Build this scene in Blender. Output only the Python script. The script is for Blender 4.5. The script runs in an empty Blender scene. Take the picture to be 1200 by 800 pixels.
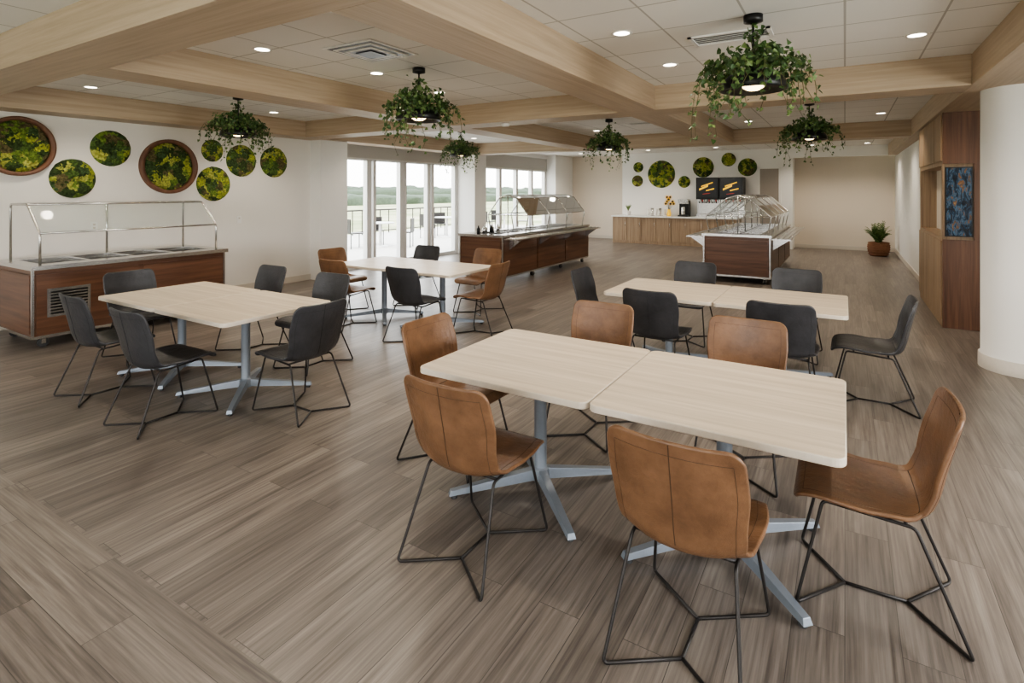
import bpy, math, random
from mathutils import Vector, Matrix, noise
random.seed(7)
S = bpy.context.scene
COL = S.collection

# ------------------------------------------------------------------ materials
def newmat(name):
    m = bpy.data.materials.new(name); m.use_nodes = True
    nt = m.node_tree
    return m, nt, nt.nodes, nt.links, nt.nodes["Principled BSDF"]

def setp(b, **k):
    for n, v in k.items():
        n = n.replace("_", " ")
        if n in b.inputs: b.inputs[n].default_value = v

def simple(name, col, rough=0.5, metal=0.0, bump=0.0, bscale=60, var=0.06, coat=0.0):
    m, nt, N, L, b = newmat(name)
    setp(b, Roughness=rough, Metallic=metal)
    b.inputs["Coat Weight"].default_value = coat
    tc = N.new("ShaderNodeTexCoord")
    no = N.new("ShaderNodeTexNoise"); no.inputs["Scale"].default_value = bscale; no.inputs["Detail"].default_value = 4
    L.new(tc.outputs["Object"], no.inputs["Vector"])
    r = N.new("ShaderNodeMix"); r.data_type = 'RGBA'
    r.inputs[6].default_value = tuple(c*(1-var) for c in col)+(1,)
    r.inputs[7].default_value = tuple(min(1, c*(1+var)) for c in col)+(1,)
    L.new(no.outputs["Fac"], r.inputs[0]); L.new(r.outputs[2], b.inputs["Base Color"])
    if bump > 0:
        bp = N.new("ShaderNodeBump"); bp.inputs["Strength"].default_value = bump; bp.inputs["Distance"].default_value = 0.01
        L.new(no.outputs["Fac"], bp.inputs["Height"]); L.new(bp.outputs[0], b.inputs["Normal"])
    return m

def wood(name, c1, c2, axis=0, fine=26, rough=0.45, stretch=0.9, coat=0.0, streak=0.5):
    m, nt, N, L, b = newmat(name)
    setp(b, Roughness=rough); b.inputs["Coat Weight"].default_value = coat
    tc = N.new("ShaderNodeTexCoord"); mp = N.new("ShaderNodeMapping")
    sc = [fine]*3; sc[axis] = stretch
    mp.inputs["Scale"].default_value = sc
    L.new(tc.outputs["Object"], mp.inputs["Vector"])
    no = N.new("ShaderNodeTexNoise"); no.inputs["Scale"].default_value = 1; no.inputs["Detail"].default_value = 6
    no.inputs["Roughness"].default_value = 0.6; no.inputs["Distortion"].default_value = 0.3
    L.new(mp.outputs[0], no.inputs["Vector"])
    cr = N.new("ShaderNodeValToRGB")
    cr.color_ramp.elements[0].position = 0.5-0.25*streak-0.05; cr.color_ramp.elements[0].color = c1+(1,)
    cr.color_ramp.elements[1].position = 0.5+0.25*streak+0.05; cr.color_ramp.elements[1].color = c2+(1,)
    L.new(no.outputs["Fac"], cr.inputs[0]); L.new(cr.outputs[0], b.inputs["Base Color"])
    return m

def emis(name, col, s):
    m, nt, N, L, b = newmat(name)
    setp(b, Base_Color=col+(1,))
    b.inputs["Emission Color"].default_value = col+(1,)
    b.inputs["Emission Strength"].default_value = s
    return m

def glass(name, tint=(0.93, 0.97, 0.96), refl=0.12):
    m, nt, N, L, b = newmat(name)
    out = N["Material Output"]; N.remove(b)
    t = N.new("ShaderNodeBsdfTransparent"); t.inputs[0].default_value = tint+(1,)
    g = N.new("ShaderNodeBsdfGlossy"); g.inputs["Roughness"].default_value = 0.02
    lw = N.new("ShaderNodeLayerWeight"); lw.inputs[0].default_value = refl
    mx = N.new("ShaderNodeMixShader")
    L.new(lw.outputs["Fresnel"], mx.inputs[0]); L.new(t.outputs[0], mx.inputs[1]); L.new(g.outputs[0], mx.inputs[2])
    L.new(mx.outputs[0], out.inputs[0])
    return m

def floor_mat(name, along_y=True):
    m, nt, N, L, b = newmat(name)
    tc = N.new("ShaderNodeTexCoord"); sp = N.new("ShaderNodeSeparateXYZ")
    L.new(tc.outputs["Object"], sp.inputs[0])
    cb = N.new("ShaderNodeCombineXYZ")
    if along_y:
        L.new(sp.outputs[1], cb.inputs[0]); L.new(sp.outputs[0], cb.inputs[1])
    else:
        L.new(sp.outputs[0], cb.inputs[0]); L.new(sp.outputs[1], cb.inputs[1])
    br = N.new("ShaderNodeTexBrick")
    br.offset = 0.37; br.offset_frequency = 2
    br.inputs["Scale"].default_value = 1
    br.inputs["Color1"].default_value = (0, 0, 0, 1); br.inputs["Color2"].default_value = (1, 1, 1, 1)
    br.inputs["Mortar"].default_value = (0.5, 0.5, 0.5, 1)
    br.inputs["Mortar Size"].default_value = 0.0016; br.inputs["Mortar Smooth"].default_value = 0.2
    br.inputs["Brick Width"].default_value = 1.22; br.inputs["Row Height"].default_value = 0.18
    L.new(cb.outputs[0], br.inputs["Vector"])
    def grain(sc, rough, dist):
        mp = N.new("ShaderNodeVectorMath"); mp.operation = 'MULTIPLY'; mp.inputs[1].default_value = sc
        L.new(cb.outputs[0], mp.inputs[0])
        off = N.new("ShaderNodeVectorMath"); off.operation = 'MULTIPLY_ADD'
        off.inputs[1].default_value = (37, 53, 91)
        L.new(br.outputs["Color"], off.inputs[0]); L.new(mp.outputs[0], off.inputs[2])
        no = N.new("ShaderNodeTexNoise"); no.inputs["Scale"].default_value = 1; no.inputs["Detail"].default_value = 6
        no.inputs["Roughness"].default_value = rough; no.inputs["Distortion"].default_value = dist
        L.new(off.outputs[0], no.inputs["Vector"]); return no
    n1 = grain((0.9, 13, 1), 0.55, 1.0); n2 = grain((2.0, 75, 1), 0.6, 0.2)
    mm = N.new("ShaderNodeMix"); mm.data_type = 'FLOAT'; mm.inputs[0].default_value = 0.5
    L.new(n1.outputs["Fac"], mm.inputs[2]); L.new(n2.outputs["Fac"], mm.inputs[3])
    cr = N.new("ShaderNodeValToRGB"); e = cr.color_ramp.elements
    e[0].position = 0.36; e[0].color = (0.088, 0.073, 0.064, 1)
    e[1].position = 0.66; e[1].color = (0.250, 0.217, 0.189, 1)
    k = cr.color_ramp.elements.new(0.5); k.color = (0.163, 0.138, 0.119, 1)
    L.new(mm.outputs[0], cr.inputs[0])
    hs = N.new("ShaderNodeHueSaturation")
    mr = N.new("ShaderNodeMapRange"); mr.inputs[3].default_value = 0.83; mr.inputs[4].default_value = 1.17
    L.new(br.outputs["Color"], mr.inputs[0]); L.new(mr.outputs[0], hs.inputs["Value"]); L.new(cr.outputs[0], hs.inputs["Color"])
    mx = N.new("ShaderNodeMix"); mx.data_type = 'RGBA'; mx.inputs[7].default_value = (0.04, 0.034, 0.03, 1)
    mf = N.new("ShaderNodeMath"); mf.operation = 'MULTIPLY'; mf.inputs[1].default_value = 0.75
    L.new(br.outputs["Fac"], mf.inputs[0]); L.new(mf.outputs[0], mx.inputs[0]); L.new(hs.outputs[0], mx.inputs[6])
    L.new(mx.outputs[2], b.inputs["Base Color"])
    rr = N.new("ShaderNodeMapRange"); rr.inputs[3].default_value = 0.27; rr.inputs[4].default_value = 0.42
    L.new(mm.outputs[0], rr.inputs[0]); L.new(rr.outputs[0], b.inputs["Roughness"])
    bp = N.new("ShaderNodeBump"); bp.inputs["Strength"].default_value = 0.12; bp.inputs["Distance"].default_value = 0.003
    L.new(mm.outputs[0], bp.inputs["Height"]); L.new(bp.outputs[0], b.inputs["Normal"])
    return m

def tile_mat():
    m, nt, N, L, b = newmat("ceiling_tile")
    setp(b, Roughness=0.9)
    tc = N.new("ShaderNodeTexCoord")
    br = N.new("ShaderNodeTexBrick"); br.offset = 0; br.squash = 1
    br.inputs["Scale"].default_value = 1
    br.inputs["Color1"].default_value = (0.80, 0.78, 0.74, 1); br.inputs["Color2"].default_value = (0.76, 0.74, 0.70, 1)
    br.inputs["Mortar"].default_value = (0.46, 0.44, 0.40, 1)
    br.inputs["Mortar Size"].default_value = 0.008; br.inputs["Mortar Smooth"].default_value = 0.1
    br.inputs["Brick Width"].default_value = 0.61; br.inputs["Row Height"].default_value = 0.61
    L.new(tc.outputs["Object"], br.inputs["Vector"])
    no = N.new("ShaderNodeTexNoise"); no.inputs["Scale"].default_value = 90
    L.new(tc.outputs["Object"], no.inputs["Vector"])
    L.new(br.outputs["Color"], b.inputs["Base Color"])
    bp = N.new("ShaderNodeBump"); bp.inputs["Strength"].default_value = 0.15
    bp.inputs["Distance"].default_value = 0.004
    L.new(no.outputs["Fac"], bp.inputs["Height"]); L.new(bp.outputs[0], b.inputs["Normal"])
    return m

def moss_mat():
    m, nt, N, L, b = newmat("preserved_moss")
    setp(b, Roughness=0.95)
    tc = N.new("ShaderNodeTexCoord"); oi = N.new("ShaderNodeObjectInfo")
    ad = N.new("ShaderNodeVectorMath"); ad.operation = 'ADD'
    ml = N.new("ShaderNodeMath"); ml.operation = 'MULTIPLY'; ml.inputs[1].default_value = 40
    L.new(oi.outputs["Random"], ml.inputs[0]); L.new(tc.outputs["Object"], ad.inputs[0]); L.new(ml.outputs[0], ad.inputs[1])
    # ragged patches of different mosses
    nd = N.new("ShaderNodeTexNoise"); nd.inputs["Scale"].default_value = 14; nd.inputs["Detail"].default_value = 4
    L.new(ad.outputs[0], nd.inputs["Vector"])
    dv = N.new("ShaderNodeVectorMath"); dv.operation = 'MULTIPLY_ADD'; dv.inputs[1].default_value = (.22, .22, .22)
    L.new(nd.outputs["Color"], dv.inputs[0]); L.new(ad.outputs[0], dv.inputs[2])
    vc = N.new("ShaderNodeTexVoronoi"); vc.inputs["Scale"].default_value = 9
    L.new(dv.outputs[0], vc.inputs["Vector"])
    sp = N.new("ShaderNodeSeparateColor"); L.new(vc.outputs["Color"], sp.inputs[0])
    cr = N.new("ShaderNodeValToRGB"); cr.color_ramp.interpolation = 'CONSTANT'; e = cr.color_ramp.elements
    e[0].position = 0; e[0].color = (0.050, 0.085, 0.022, 1)
    e[1].position = 0.88; e[1].color = (0.17, 0.14, 0.06, 1)
    for p, c in ((0.18,(0.10,0.17,0.035)),(0.34,(0.42,0.46,0.075)),(0.50,(0.20,0.29,0.05)),(0.62,(0.52,0.53,0.12)),(0.76,(0.075,0.13,0.045))):
        a = e.new(p); a.color = c+(1,)
    L.new(sp.outputs[0], cr.inputs[0])
    vo = N.new("ShaderNodeTexVoronoi"); vo.inputs["Scale"].default_value = 30
    L.new(ad.outputs[0], vo.inputs["Vector"])
    n3 = N.new("ShaderNodeTexNoise"); n3.inputs["Scale"].default_value = 50; n3.inputs["Detail"].default_value = 3
    L.new(ad.outputs[0], n3.inputs["Vector"])
    mx = N.new("ShaderNodeMix"); mx.data_type = 'RGBA'; mx.blend_type = 'MULTIPLY'; mx.inputs[0].default_value = 0.7
    cr2 = N.new("ShaderNodeValToRGB"); cr2.color_ramp.elements[0].color = (1.2, 1.2, 1.2, 1); cr2.color_ramp.elements[1].color = (0.22, 0.25, 0.18, 1)
    cr2.color_ramp.elements[1].position = 0.85
    L.new(vo.outputs["Distance"], cr2.inputs[0])
    mx2 = N.new("ShaderNodeMix"); mx2.data_type = 'RGBA'; mx2.blend_type = 'MULTIPLY'; mx2.inputs[0].default_value = 0.6
    cr3 = N.new("ShaderNodeValToRGB"); cr3.color_ramp.elements[0].position = .35; cr3.color_ramp.elements[0].color = (.25,.25,.25,1); cr3.color_ramp.elements[1].position = .55
    L.new(n3.outputs["Fac"], cr3.inputs[0])
    L.new(cr.outputs[0], mx.inputs[6]); L.new(cr2.outputs[0], mx.inputs[7])
    L.new(mx.outputs[2], mx2.inputs[6]); L.new(cr3.outputs[0], mx2.inputs[7]); L.new(mx2.outputs[2], b.inputs["Base Color"])
    bp = N.new("ShaderNodeBump"); bp.inputs["Strength"].default_value = 0.8; bp.inputs["Distance"].default_value = 0.015; bp.invert = True
    L.new(vo.outputs["Distance"], bp.inputs["Height"]); L.new(bp.outputs[0], b.inputs["Normal"])
    return m

def leather(name, c, c2, rough):
    m, nt, N, L, b = newmat(name)
    tc = N.new("ShaderNodeTexCoord"); oi = N.new("ShaderNodeObjectInfo")
    ad = N.new("ShaderNodeVectorMath"); ad.operation = 'ADD'
    L.new(tc.outputs["Object"], ad.inputs[0]); L.new(oi.outputs["Random"], ad.inputs[1])
    n = N.new("ShaderNodeTexNoise"); n.inputs["Scale"].default_value = 7; n.inputs["Detail"].default_value = 6; n.inputs["Roughness"].default_value = .65
    L.new(ad.outputs[0], n.inputs["Vector"])
    cr = N.new("ShaderNodeValToRGB"); e = cr.color_ramp.elements
    e[0].position = .32; e[0].color = c+(1,); e[1].position = .68; e[1].color = c2+(1,)
    L.new(n.outputs["Fac"], cr.inputs[0]); L.new(cr.outputs[0], b.inputs["Base Color"])
    rr = N.new("ShaderNodeMapRange"); rr.inputs[3].default_value = rough-.08; rr.inputs[4].default_value = rough+.12
    L.new(n.outputs["Fac"], rr.inputs[0]); L.new(rr.outputs[0], b.inputs["Roughness"])
    n2 = N.new("ShaderNodeTexNoise"); n2.inputs["Scale"].default_value = 260; n2.inputs["Detail"].default_value = 2
    L.new(ad.outputs[0], n2.inputs["Vector"])
    mm = N.new("ShaderNodeMath"); mm.operation = 'MULTIPLY_ADD'; mm.inputs[1].default_value = .06
    L.new(n2.outputs["Fac"], mm.inputs[0]); L.new(n.outputs["Fac"], mm.inputs[2])
    bp = N.new("ShaderNodeBump"); bp.inputs["Strength"].default_value = .6; bp.inputs["Distance"].default_value = .014
    L.new(mm.outputs[0], bp.inputs["Height"]); L.new(bp.outputs[0], b.inputs["Normal"])
    return m

def art_mat():
    m, nt, N, L, b = newmat("glowing_art_print")
    setp(b, Roughness=0.2)
    tc = N.new("ShaderNodeTexCoord")
    mp = N.new("ShaderNodeMapping"); mp.inputs["Scale"].default_value = (16, 9, 6)
    L.new(tc.outputs["Object"], mp.inputs[0])
    n = N.new("ShaderNodeTexNoise"); n.inputs["Scale"].default_value = 1.3; n.inputs["Detail"].default_value = 7; n.inputs["Distortion"].default_value = 0.6
    n.inputs["Roughness"].default_value = .7
    L.new(mp.outputs[0], n.inputs["Vector"])
    cr = N.new("ShaderNodeValToRGB"); e = cr.color_ramp.elements
    e[0].position = 0.40; e[0].color = (0.004, 0.006, 0.010, 1)
    e[1].position = 0.68; e[1].color = (0.16, 0.10, 0.05, 1)
    for p, c in ((.50,(0.010,0.020,0.035)),(.54,(0.04,0.08,0.12)),(.57,(0.03,0.03,0.035)),(.61,(0.09,0.045,0.02))):
        a = e.new(p); a.color = c+(1,)
    L.new(n.outputs["Fac"], cr.inputs[0]); L.new(cr.outputs[0], b.inputs["Base Color"])
    L.new(cr.outputs[0], b.inputs["Emission Color"]); b.inputs["Emission Strength"].default_value = 0.8  # emission added: the picture glows by itself
    return m

def ground_mat():
    m, nt, N, L, b = newmat("lawn_grass")
    setp(b, Roughness=0.95)
    tc = N.new("ShaderNodeTexCoord")
    n = N.new("ShaderNodeTexNoise"); n.inputs["Scale"].default_value = 0.25; n.inputs["Detail"].default_value = 8
    L.new(tc.outputs["Object"], n.inputs["Vector"])
    cr = N.new("ShaderNodeValToRGB"); e = cr.color_ramp.elements
    e[0].position = 0.35; e[0].color = (0.19, 0.23, 0.09, 1); e[1].position = 0.65; e[1].color = (0.45, 0.42, 0.27, 1)
    L.new(n.outputs["Fac"], cr.inputs[0]); L.new(cr.outputs[0], b.inputs["Base Color"])
    return m

M_oakX = wood("oak_laminate_x", (0.395, 0.300, 0.205), (0.51, 0.405, 0.295), 0, 26, 0.5)
M_oakY = wood("oak_laminate_y", (0.395, 0.300, 0.205), (0.51, 0.405, 0.295), 1, 26, 0.5)
M_top = wood("table_laminate", (0.54, 0.45, 0.34), (0.70, 0.61, 0.49), 0, 28, 0.34, 1.3)
M_edge = simple("table_edge_band", (0.60, 0.53, 0.44), 0.5)
M_walY = wood("walnut_y", (0.085, 0.038, 0.022), (0.17, 0.082, 0.045), 1, 20, 0.4)
M_walX = wood("walnut_x", (0.085, 0.038, 0.022), (0.17, 0.082, 0.045), 0, 20, 0.4)
M_walZ = wood("walnut_z", (0.085, 0.038, 0.021), (0.19, 0.09, 0.047), 2, 24, 0.4)
M_hickZ = wood("hickory_z", (0.23, 0.15, 0.088), (0.40, 0.285, 0.18), 2, 24, 0.45)
M_frame = wood("frame_wood", (0.11, 0.05, 0.028), (0.19, 0.09, 0.05), 0, 15, 0.5)
M_wall = simple("wall_paint", (0.78, 0.745, 0.69), 0.85, 0, 0.05, 140, 0.02)
M_white = simple("white_paint", (0.82, 0.805, 0.77), 0.8, 0, 0.03, 140, 0.02)
M_niche = simple("beige_paint", (0.70, 0.625, 0.53), 0.85, 0, 0.03, 140, 0.02)
M_base = simple("baseboard_vinyl", (0.60, 0.55, 0.48), 0.6)
M_floorY = floor_mat("vinyl_plank_long", True)
M_floorX = floor_mat("vinyl_plank_cross", False)
M_tile = tile_mat()
M_brown = leather("cognac_leather", (0.118, 0.060, 0.030), (0.205, 0.108, 0.056), 0.36)
M_dark = leather("charcoal_leather", (0.026, 0.026, 0.029), (0.048, 0.048, 0.052), 0.36)
M_brownS = simple("cognac_seam", (0.055, 0.028, 0.014), 0.6)
M_darkS = simple("charcoal_seam", (0.014, 0.014, 0.016), 0.6)
M_iron = simple("blackened_iron", (0.040, 0.036, 0.034), 0.45, 0.6)
M_grey = simple("grey_powdercoat", (0.24, 0.27, 0.31), 0.36, 0.35)
M_steel = simple("stainless_steel", (0.60, 0.59, 0.57), 0.27, 1.0, 0.02, 40)
M_well = simple("steel_well", (0.25, 0.25, 0.25), 0.35, 0.9)
M_black = simple("black_metal", (0.016, 0.016, 0.016), 0.35, 0.3)
M_rubber = simple("caster_rubber", (0.05, 0.05, 0.05), 0.7)
M_glass = glass("sneeze_glass")
M_wglass = glass("window_glass", (0.97, 0.98, 0.98), 0.05)
M_alu = simple("white_aluminium", (0.70, 0.69, 0.67), 0.4, 0.2)
M_shade = simple("roller_shade", (0.50, 0.48, 0.45), 0.9, 0, 0.1, 200)
M_leaf = simple("ivy_leaf", (0.048, 0.100, 0.026), 0.5, 0, 0, 12, 0.5)
M_leaf2 = simple("ivy_leaf_light", (0.14, 0.21, 0.065), 0.5, 0, 0, 12, 0.4)
M_stem = simple("ivy_stem", (0.10, 0.09, 0.03), 0.7)
M_moss = moss_mat()
M_mossback = simple("moss_backing", (0.04, 0.06, 0.02), 0.9)
M_lamp = emis("lamp_glow", (1.0, 0.74, 0.42), 7)
M_lampw = emis("can_light_glow", (1.0, 0.90, 0.74), 12)
M_basket = simple("woven_basket", (0.22, 0.10, 0.05), 0.8, 0, 0.8, 40, 0.4)
M_counter = simple("quartz_white", (0.85, 0.84, 0.81), 0.2)
M_yellow = emis("screen_vase_glow", (0.85, 0.50, 0.03), 0.5)
M_red = simple("screen_red", (0.5, 0.04, 0.03), 0.4)
M_screen = simple("screen_black", (0.010, 0.011, 0.014), 0.3)
M_door = simple("grey_door", (0.33, 0.29, 0.25), 0.5)
M_petal = simple("sunflower_petal", (0.85, 0.50, 0.03), 0.6)
M_bluef = simple("blue_grey_fabric", (0.16, 0.20, 0.25), 0.9, 0, 0.2, 120)
M_cream = simple("cream_vinyl", (0.62, 0.52, 0.40), 0.6)
M_art = art_mat()
M_grass = ground_mat()
M_conc = simple("patio_concrete", (0.58, 0.55, 0.50), 0.9, 0, 0.1, 5, 0.1)
M_tree = simple("tree_foliage", (0.055, 0.075, 0.045), 0.95, 0, 0.6, 2, 0.5)

# ------------------------------------------------------------------ mesh builder
class MB:
    def __init__(s): s.v = []; s.f = []; s.m = []; s.s = []; s.mats = []
    def mi(s, mat):
        if mat not in s.mats: s.mats.append(mat)
        return s.mats.index(mat)
    def face(s, idx, mat, sm=False):
        s.f.append(idx); s.m.append(s.mi(mat)); s.s.append(sm)
    def poly(s, pts, mat, sm=False):
        i = len(s.v); s.v += [tuple(p) for p in pts]; s.face(list(range(i, i+len(pts))), mat, sm)
    def box(s, x0, x1, y0, y1, z0, z1, mat):
        i = len(s.v)
        s.v += [(x0,y0,z0),(x1,y0,z0),(x1,y1,z0),(x0,y1,z0),(x0,y0,z1),(x1,y0,z1),(x1,y1,z1),(x0,y1,z1)]
        for q in ((0,3,2,1),(4,5,6,7),(0,1,5,4),(1,2,6,5),(2,3,7,6),(3,0,4,7)):
            s.face([i+k for k in q], mat)
    def hexa(s, bot, top, mat):
        i = len(s.v); s.v += [tuple(p) for p in bot]+[tuple(p) for p in top]
        for q in ((0,3,2,1),(4,5,6,7),(0,1,5,4),(1,2,6,5),(2,3,7,6),(3,0,4,7)):
            s.face([i+k for k in q], mat)
    def tube(s, path, r, mat, seg=8, caps=True):
        P = [Vector(p) for p in path]; n = len(P)
        rs = r if isinstance(r, (list, tuple)) else [r]*n
        T = []
        for k in range(n):
            a = P[max(0,k-1)]; b = P[min(n-1,k+1)]
            T.append((b-a).normalized())
        up = Vector((0,0,1)) if abs(T[0].z) < 0.9 else Vector((1,0,0))
        u = T[0].cross(up).normalized(); base = len(s.v)
        for k in range(n):
            u = (u - T[k]*u.dot(T[k])).normalized(); w = T[k].cross(u)
            for j in range(seg):
                a = 2*math.pi*j/seg
                s.v.append(tuple(P[k]+(u*math.cos(a)+w*math.sin(a))*rs[k]))
        for k in range(n-1):
            for j in range(seg):
                a = base+k*seg+j; b = base+k*seg+(j+1)%seg
                s.face([a, b, b+seg, a+seg], mat, True)
        if caps:
            s.face([base+j for j in range(seg)][::-1], mat); s.face([base+(n-1)*seg+j for j in range(seg)], mat)
    def lathe(s, c, prof, mat, seg=24, sm=True):
        base = len(s.v)
        for r, z in prof:
            for j in range(seg):
                a = 2*math.pi*j/seg
                s.v.append((c[0]+r*math.cos(a), c[1]+r*math.sin(a), c[2]+z))
        for k in range(len(prof)-1):
            for j in range(seg):
                a = base+k*seg+j; b = base+k*seg+(j+1)%seg
                s.face([a, b, b+seg, a+seg], mat, sm)
    def disc(s, c, r, mat, seg=24, down=False):
        pts = [(c[0]+r*math.cos(2*math.pi*j/seg), c[1]+r*math.sin(2*math.pi*j/seg), c[2]) for j in range(seg)]
        s.poly(pts[::-1] if down else pts, mat)
    def rrect(s, x0, x1, y0, y1, rad, z0, z1, mt, me, ch=0.004):
        def ring(z, ins):
            pts = []
            for cx, cy, a0 in ((x1-rad,y1-rad,0),(x0+rad,y1-rad,90),(x0+rad,y0+rad,180),(x1-rad,y0+rad,270)):
                for k in range(7):
                    a = math.radians(a0+k*15); rr = rad-ins
                    pts.append((cx+rr*math.cos(a), cy+rr*math.sin(a), z))
            return pts
        rings = [ring(z0,ch), ring(z0+ch,0), ring(z1-ch,0), ring(z1,ch)]
        base = len(s.v); n = len(rings[0])
        for r in rings: s.v += r
        for k in range(3):
            for j in range(n):
                a = base+k*n+j; b = base+k*n+(j+1)%n
                s.face([a,b,b+n,a+n], me)
        s.face([base+j for j in range(n)][::-1], me); s.face([base+3*n+j for j in range(n)], mt)
    def mesh(s, name):
        me = bpy.data.meshes.new(name); me.from_pydata(s.v, [], s.f)
        for m in s.mats: me.materials.append(m)
        me.polygons.foreach_set("material_index", s.m); me.polygons.foreach_set("use_smooth", s.s)
        me.update(); return me
    def obj(s, name, loc=(0,0,0), rot=(0,0,0), bevel=0):
        return place(s.mesh(name), name, loc, rot, bevel)

def place(me, name, loc=(0,0,0), rot=(0,0,0), bevel=0):
    o = bpy.data.objects.new(name, me); COL.objects.link(o)
    o.location = loc; o.rotation_euler = rot
    if bevel:
        b = o.modifiers.new("bevel", 'BEVEL'); b.width = bevel; b.segments = 2; b.limit_method = 'ANGLE'
    return o

def fillet(pts, r=0.03, n=5):
    P = [Vector(p) for p in pts]; out = [P[0]]
    for k in range(1, len(P)-1):
        a = (P[k-1]-P[k]); b = (P[k+1]-P[k]); ra = min(r, a.length*0.45); rb = min(r, b.length*0.45)
        p0 = P[k]+a.normalized()*ra; p1 = P[k]+b.normalized()*rb
        for i in range(n+1):
            t = i/n; out.append(p0*(1-t)**2+P[k]*2*t*(1-t)+p1*t*t)
    out.append(P[-1]); return out

# ------------------------------------------------------------------ room shell
XL, XR, YB, YF, ZC, ZB = -8.8, 3.5, -3.5, 18.6, 2.97, 2.68
b = MB()
b.box(XL-0.3, XR, 1.2, YF, -0.1, 0, M_floorY)
b.box(XL-0.3, XR, YB, 1.2, -0.1, 0, M_floorX)
b.obj("floor")
b = MB(); b.box(XL-0.5, XR+0.2, YB-0.2, YF+0.2, ZC, ZC+0.15, M_tile); b.obj("ceiling")

b = MB()
b.box(-9.1, XL, YB, 6.95, 0, ZC, M_wall)
b.box(-9.25, -8.5, 6.95, 7.6, 0, ZC, M_white)
b.box(-9.25, -8.5, 12.0, 12.55, 0, ZC, M_white)
b.box(-9.25, -8.95, 12.55, 13.2, 0, ZC, M_white)
b.box(-9.25, -8.7, 17.2, YF, 0, ZC, M_white)
b.box(-9.25, -9.0, 7.6, 12.0, 2.85, ZC, M_white)
b.box(-9.25, -9.0, 13.2, 17.2, 2.85, ZC, M_white)
b.obj("wall_left")
b = MB(); b.box(-9.25, XR, YF, YF+0.2, 0, ZC, M_niche); b.obj("wall_back")
b = MB()
b.box(-6.5, -1.3, 17.9, 18.1, 0, ZC, M_white)
b.box(-1.3, 1.2, 17.9, 18.1, ZB, ZC, M_white)
b.box(-1.45, -1.3, 18.1, YF, 0, ZC, M_white)
b.box(-6.5, -6.35, 18.1, YF, 0, ZC, M_white)
b.obj("wall_feature")
b = MB()
b.box(1.2, 1.4, 11.0, YF, 0, ZB, M_white)
b.box(1.42, XR, 11.0, 11.2, 0, ZC, M_white)
for y0, y1 in ((YB, -2.6), (-0.2, 1.0), (4.0, 11.0)): b.box(XR, XR+0.2, y0, y1, 0, ZC, M_wall)
for y0, y1 in ((-2.6, -0.2), (1.0, 4.0)):
    b.box(XR, XR+0.2, y0, y1, 0, 0.8, M_wall); b.box(XR, XR+0.2, y0, y1, 2.5, ZC, M_wall)
b.obj("wall_right")
b = MB()
for x0, x1 in ((-9.1, -7.5), (-4.5, -3.0), (0.5, 3.7)): b.box(x0, x1, YB-0.2, YB, 0, ZC, M_wall)
for x0, x1 in ((-7.5, -4.5), (-3.0, 0.5)):
    b.box(x0, x1, YB-0.2, YB, 0, 0.7, M_wall); b.box(x0, x1, YB-0.2, YB, 2.6, ZC, M_wall)
b.obj("wall_front")
b = MB(); b.box(XL, XL+0.015, YB, 6.95, 0, 0.11, M_base); b.obj("baseboard_left", bevel=0.004)
b = MB(); b.box(-8.7, -6.5, YF-0.015, YF, 0, 0.11, M_base); b.box(-1.3, 1.2, YF-0.015, YF, 0, 0.11, M_base); b.obj("baseboard_back", bevel=0.004)
b = MB(); b.box(1.185, 1.2, 11.0, YF, 0, 0.11, M_base); b.obj("baseboard_right", bevel=0.004)

# beams
for y0, y1 in ((1.6, 2.03), (6.5, 6.95), (11.9, 12.35)):
    b = MB(); b.box(XL, 1.0, y0, y1, ZB, ZC, M_oakX); b.obj("ceiling_beam", bevel=0.004)
for x0, x1 in ((-2.4, -1.95), (-5.45, -5.0), (-8.8, -8.35)):
    for y0, y1 in ((2.03, 6.5), (6.95, 11.9)):
        b = MB(); b.box(x0, x1, y0, y1, ZB, ZC, M_oakY); b.obj("ceiling_beam", bevel=0.004)
b = MB(); b.box(1.0, 1.75, YB, 17.9, ZB, ZC, M_oakY); b.obj("ceiling_beam", bevel=0.004)

# column
b = MB()
b.lathe((1.44, 6.95, 0), [(0.32,0),(0.32,0.13),(0.31,0.14),(0.305,0.14),(0.305,ZB)], M_white, 64)
b.lathe((1.44, 6.95, 0), [(0.324,0),(0.324,0.13),(0.305,0.135)], M_base, 64)
b.obj("round_column")

# windows
def window(name, y0, y1, mull, z1=2.85, sh=0.42):
    b = MB(); xa, xb = -9.2, -9.08
    b.box(xa, xb, y0, y1, 0, 0.09, M_alu); b.box(xa, xb, y0, y1, z1-0.07, z1, M_alu)
    b.box(xa, xb, y0, y1, 2.38, 2.46, M_alu)
    for m, w in mull: b.box(xa, xb, m-w/2, m+w/2, 0.09, z1-0.07, M_alu)
    b.poly([(-9.14,y0,0.09),(-9.14,y1,0.09),(-9.14,y1,z1-0.07),(-9.14,y0,z1-0.07)], M_wglass)
    b.box(-9.05, -9.04, y0+0.02, y1-0.02, z1-sh, z1-0.02, M_shade)
    b.box(-9.06, -9.03, y0+0.02, y1-0.02, z1-sh-0.03, z1-sh, M_alu)
    b.obj(name)
window("window_1", 7.6, 12.0, [(7.66,.1),(8.75,.14),(8.92,.08),(9.8,.12),(9.92,.1),(10.8,.12),(10.95,.1),(11.94,.12)])
window("window_2", 13.2, 17.2, [(13.26,.1),(14.2,.14),(15.2,.12),(16.2,.12),(17.14,.1)])
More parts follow.
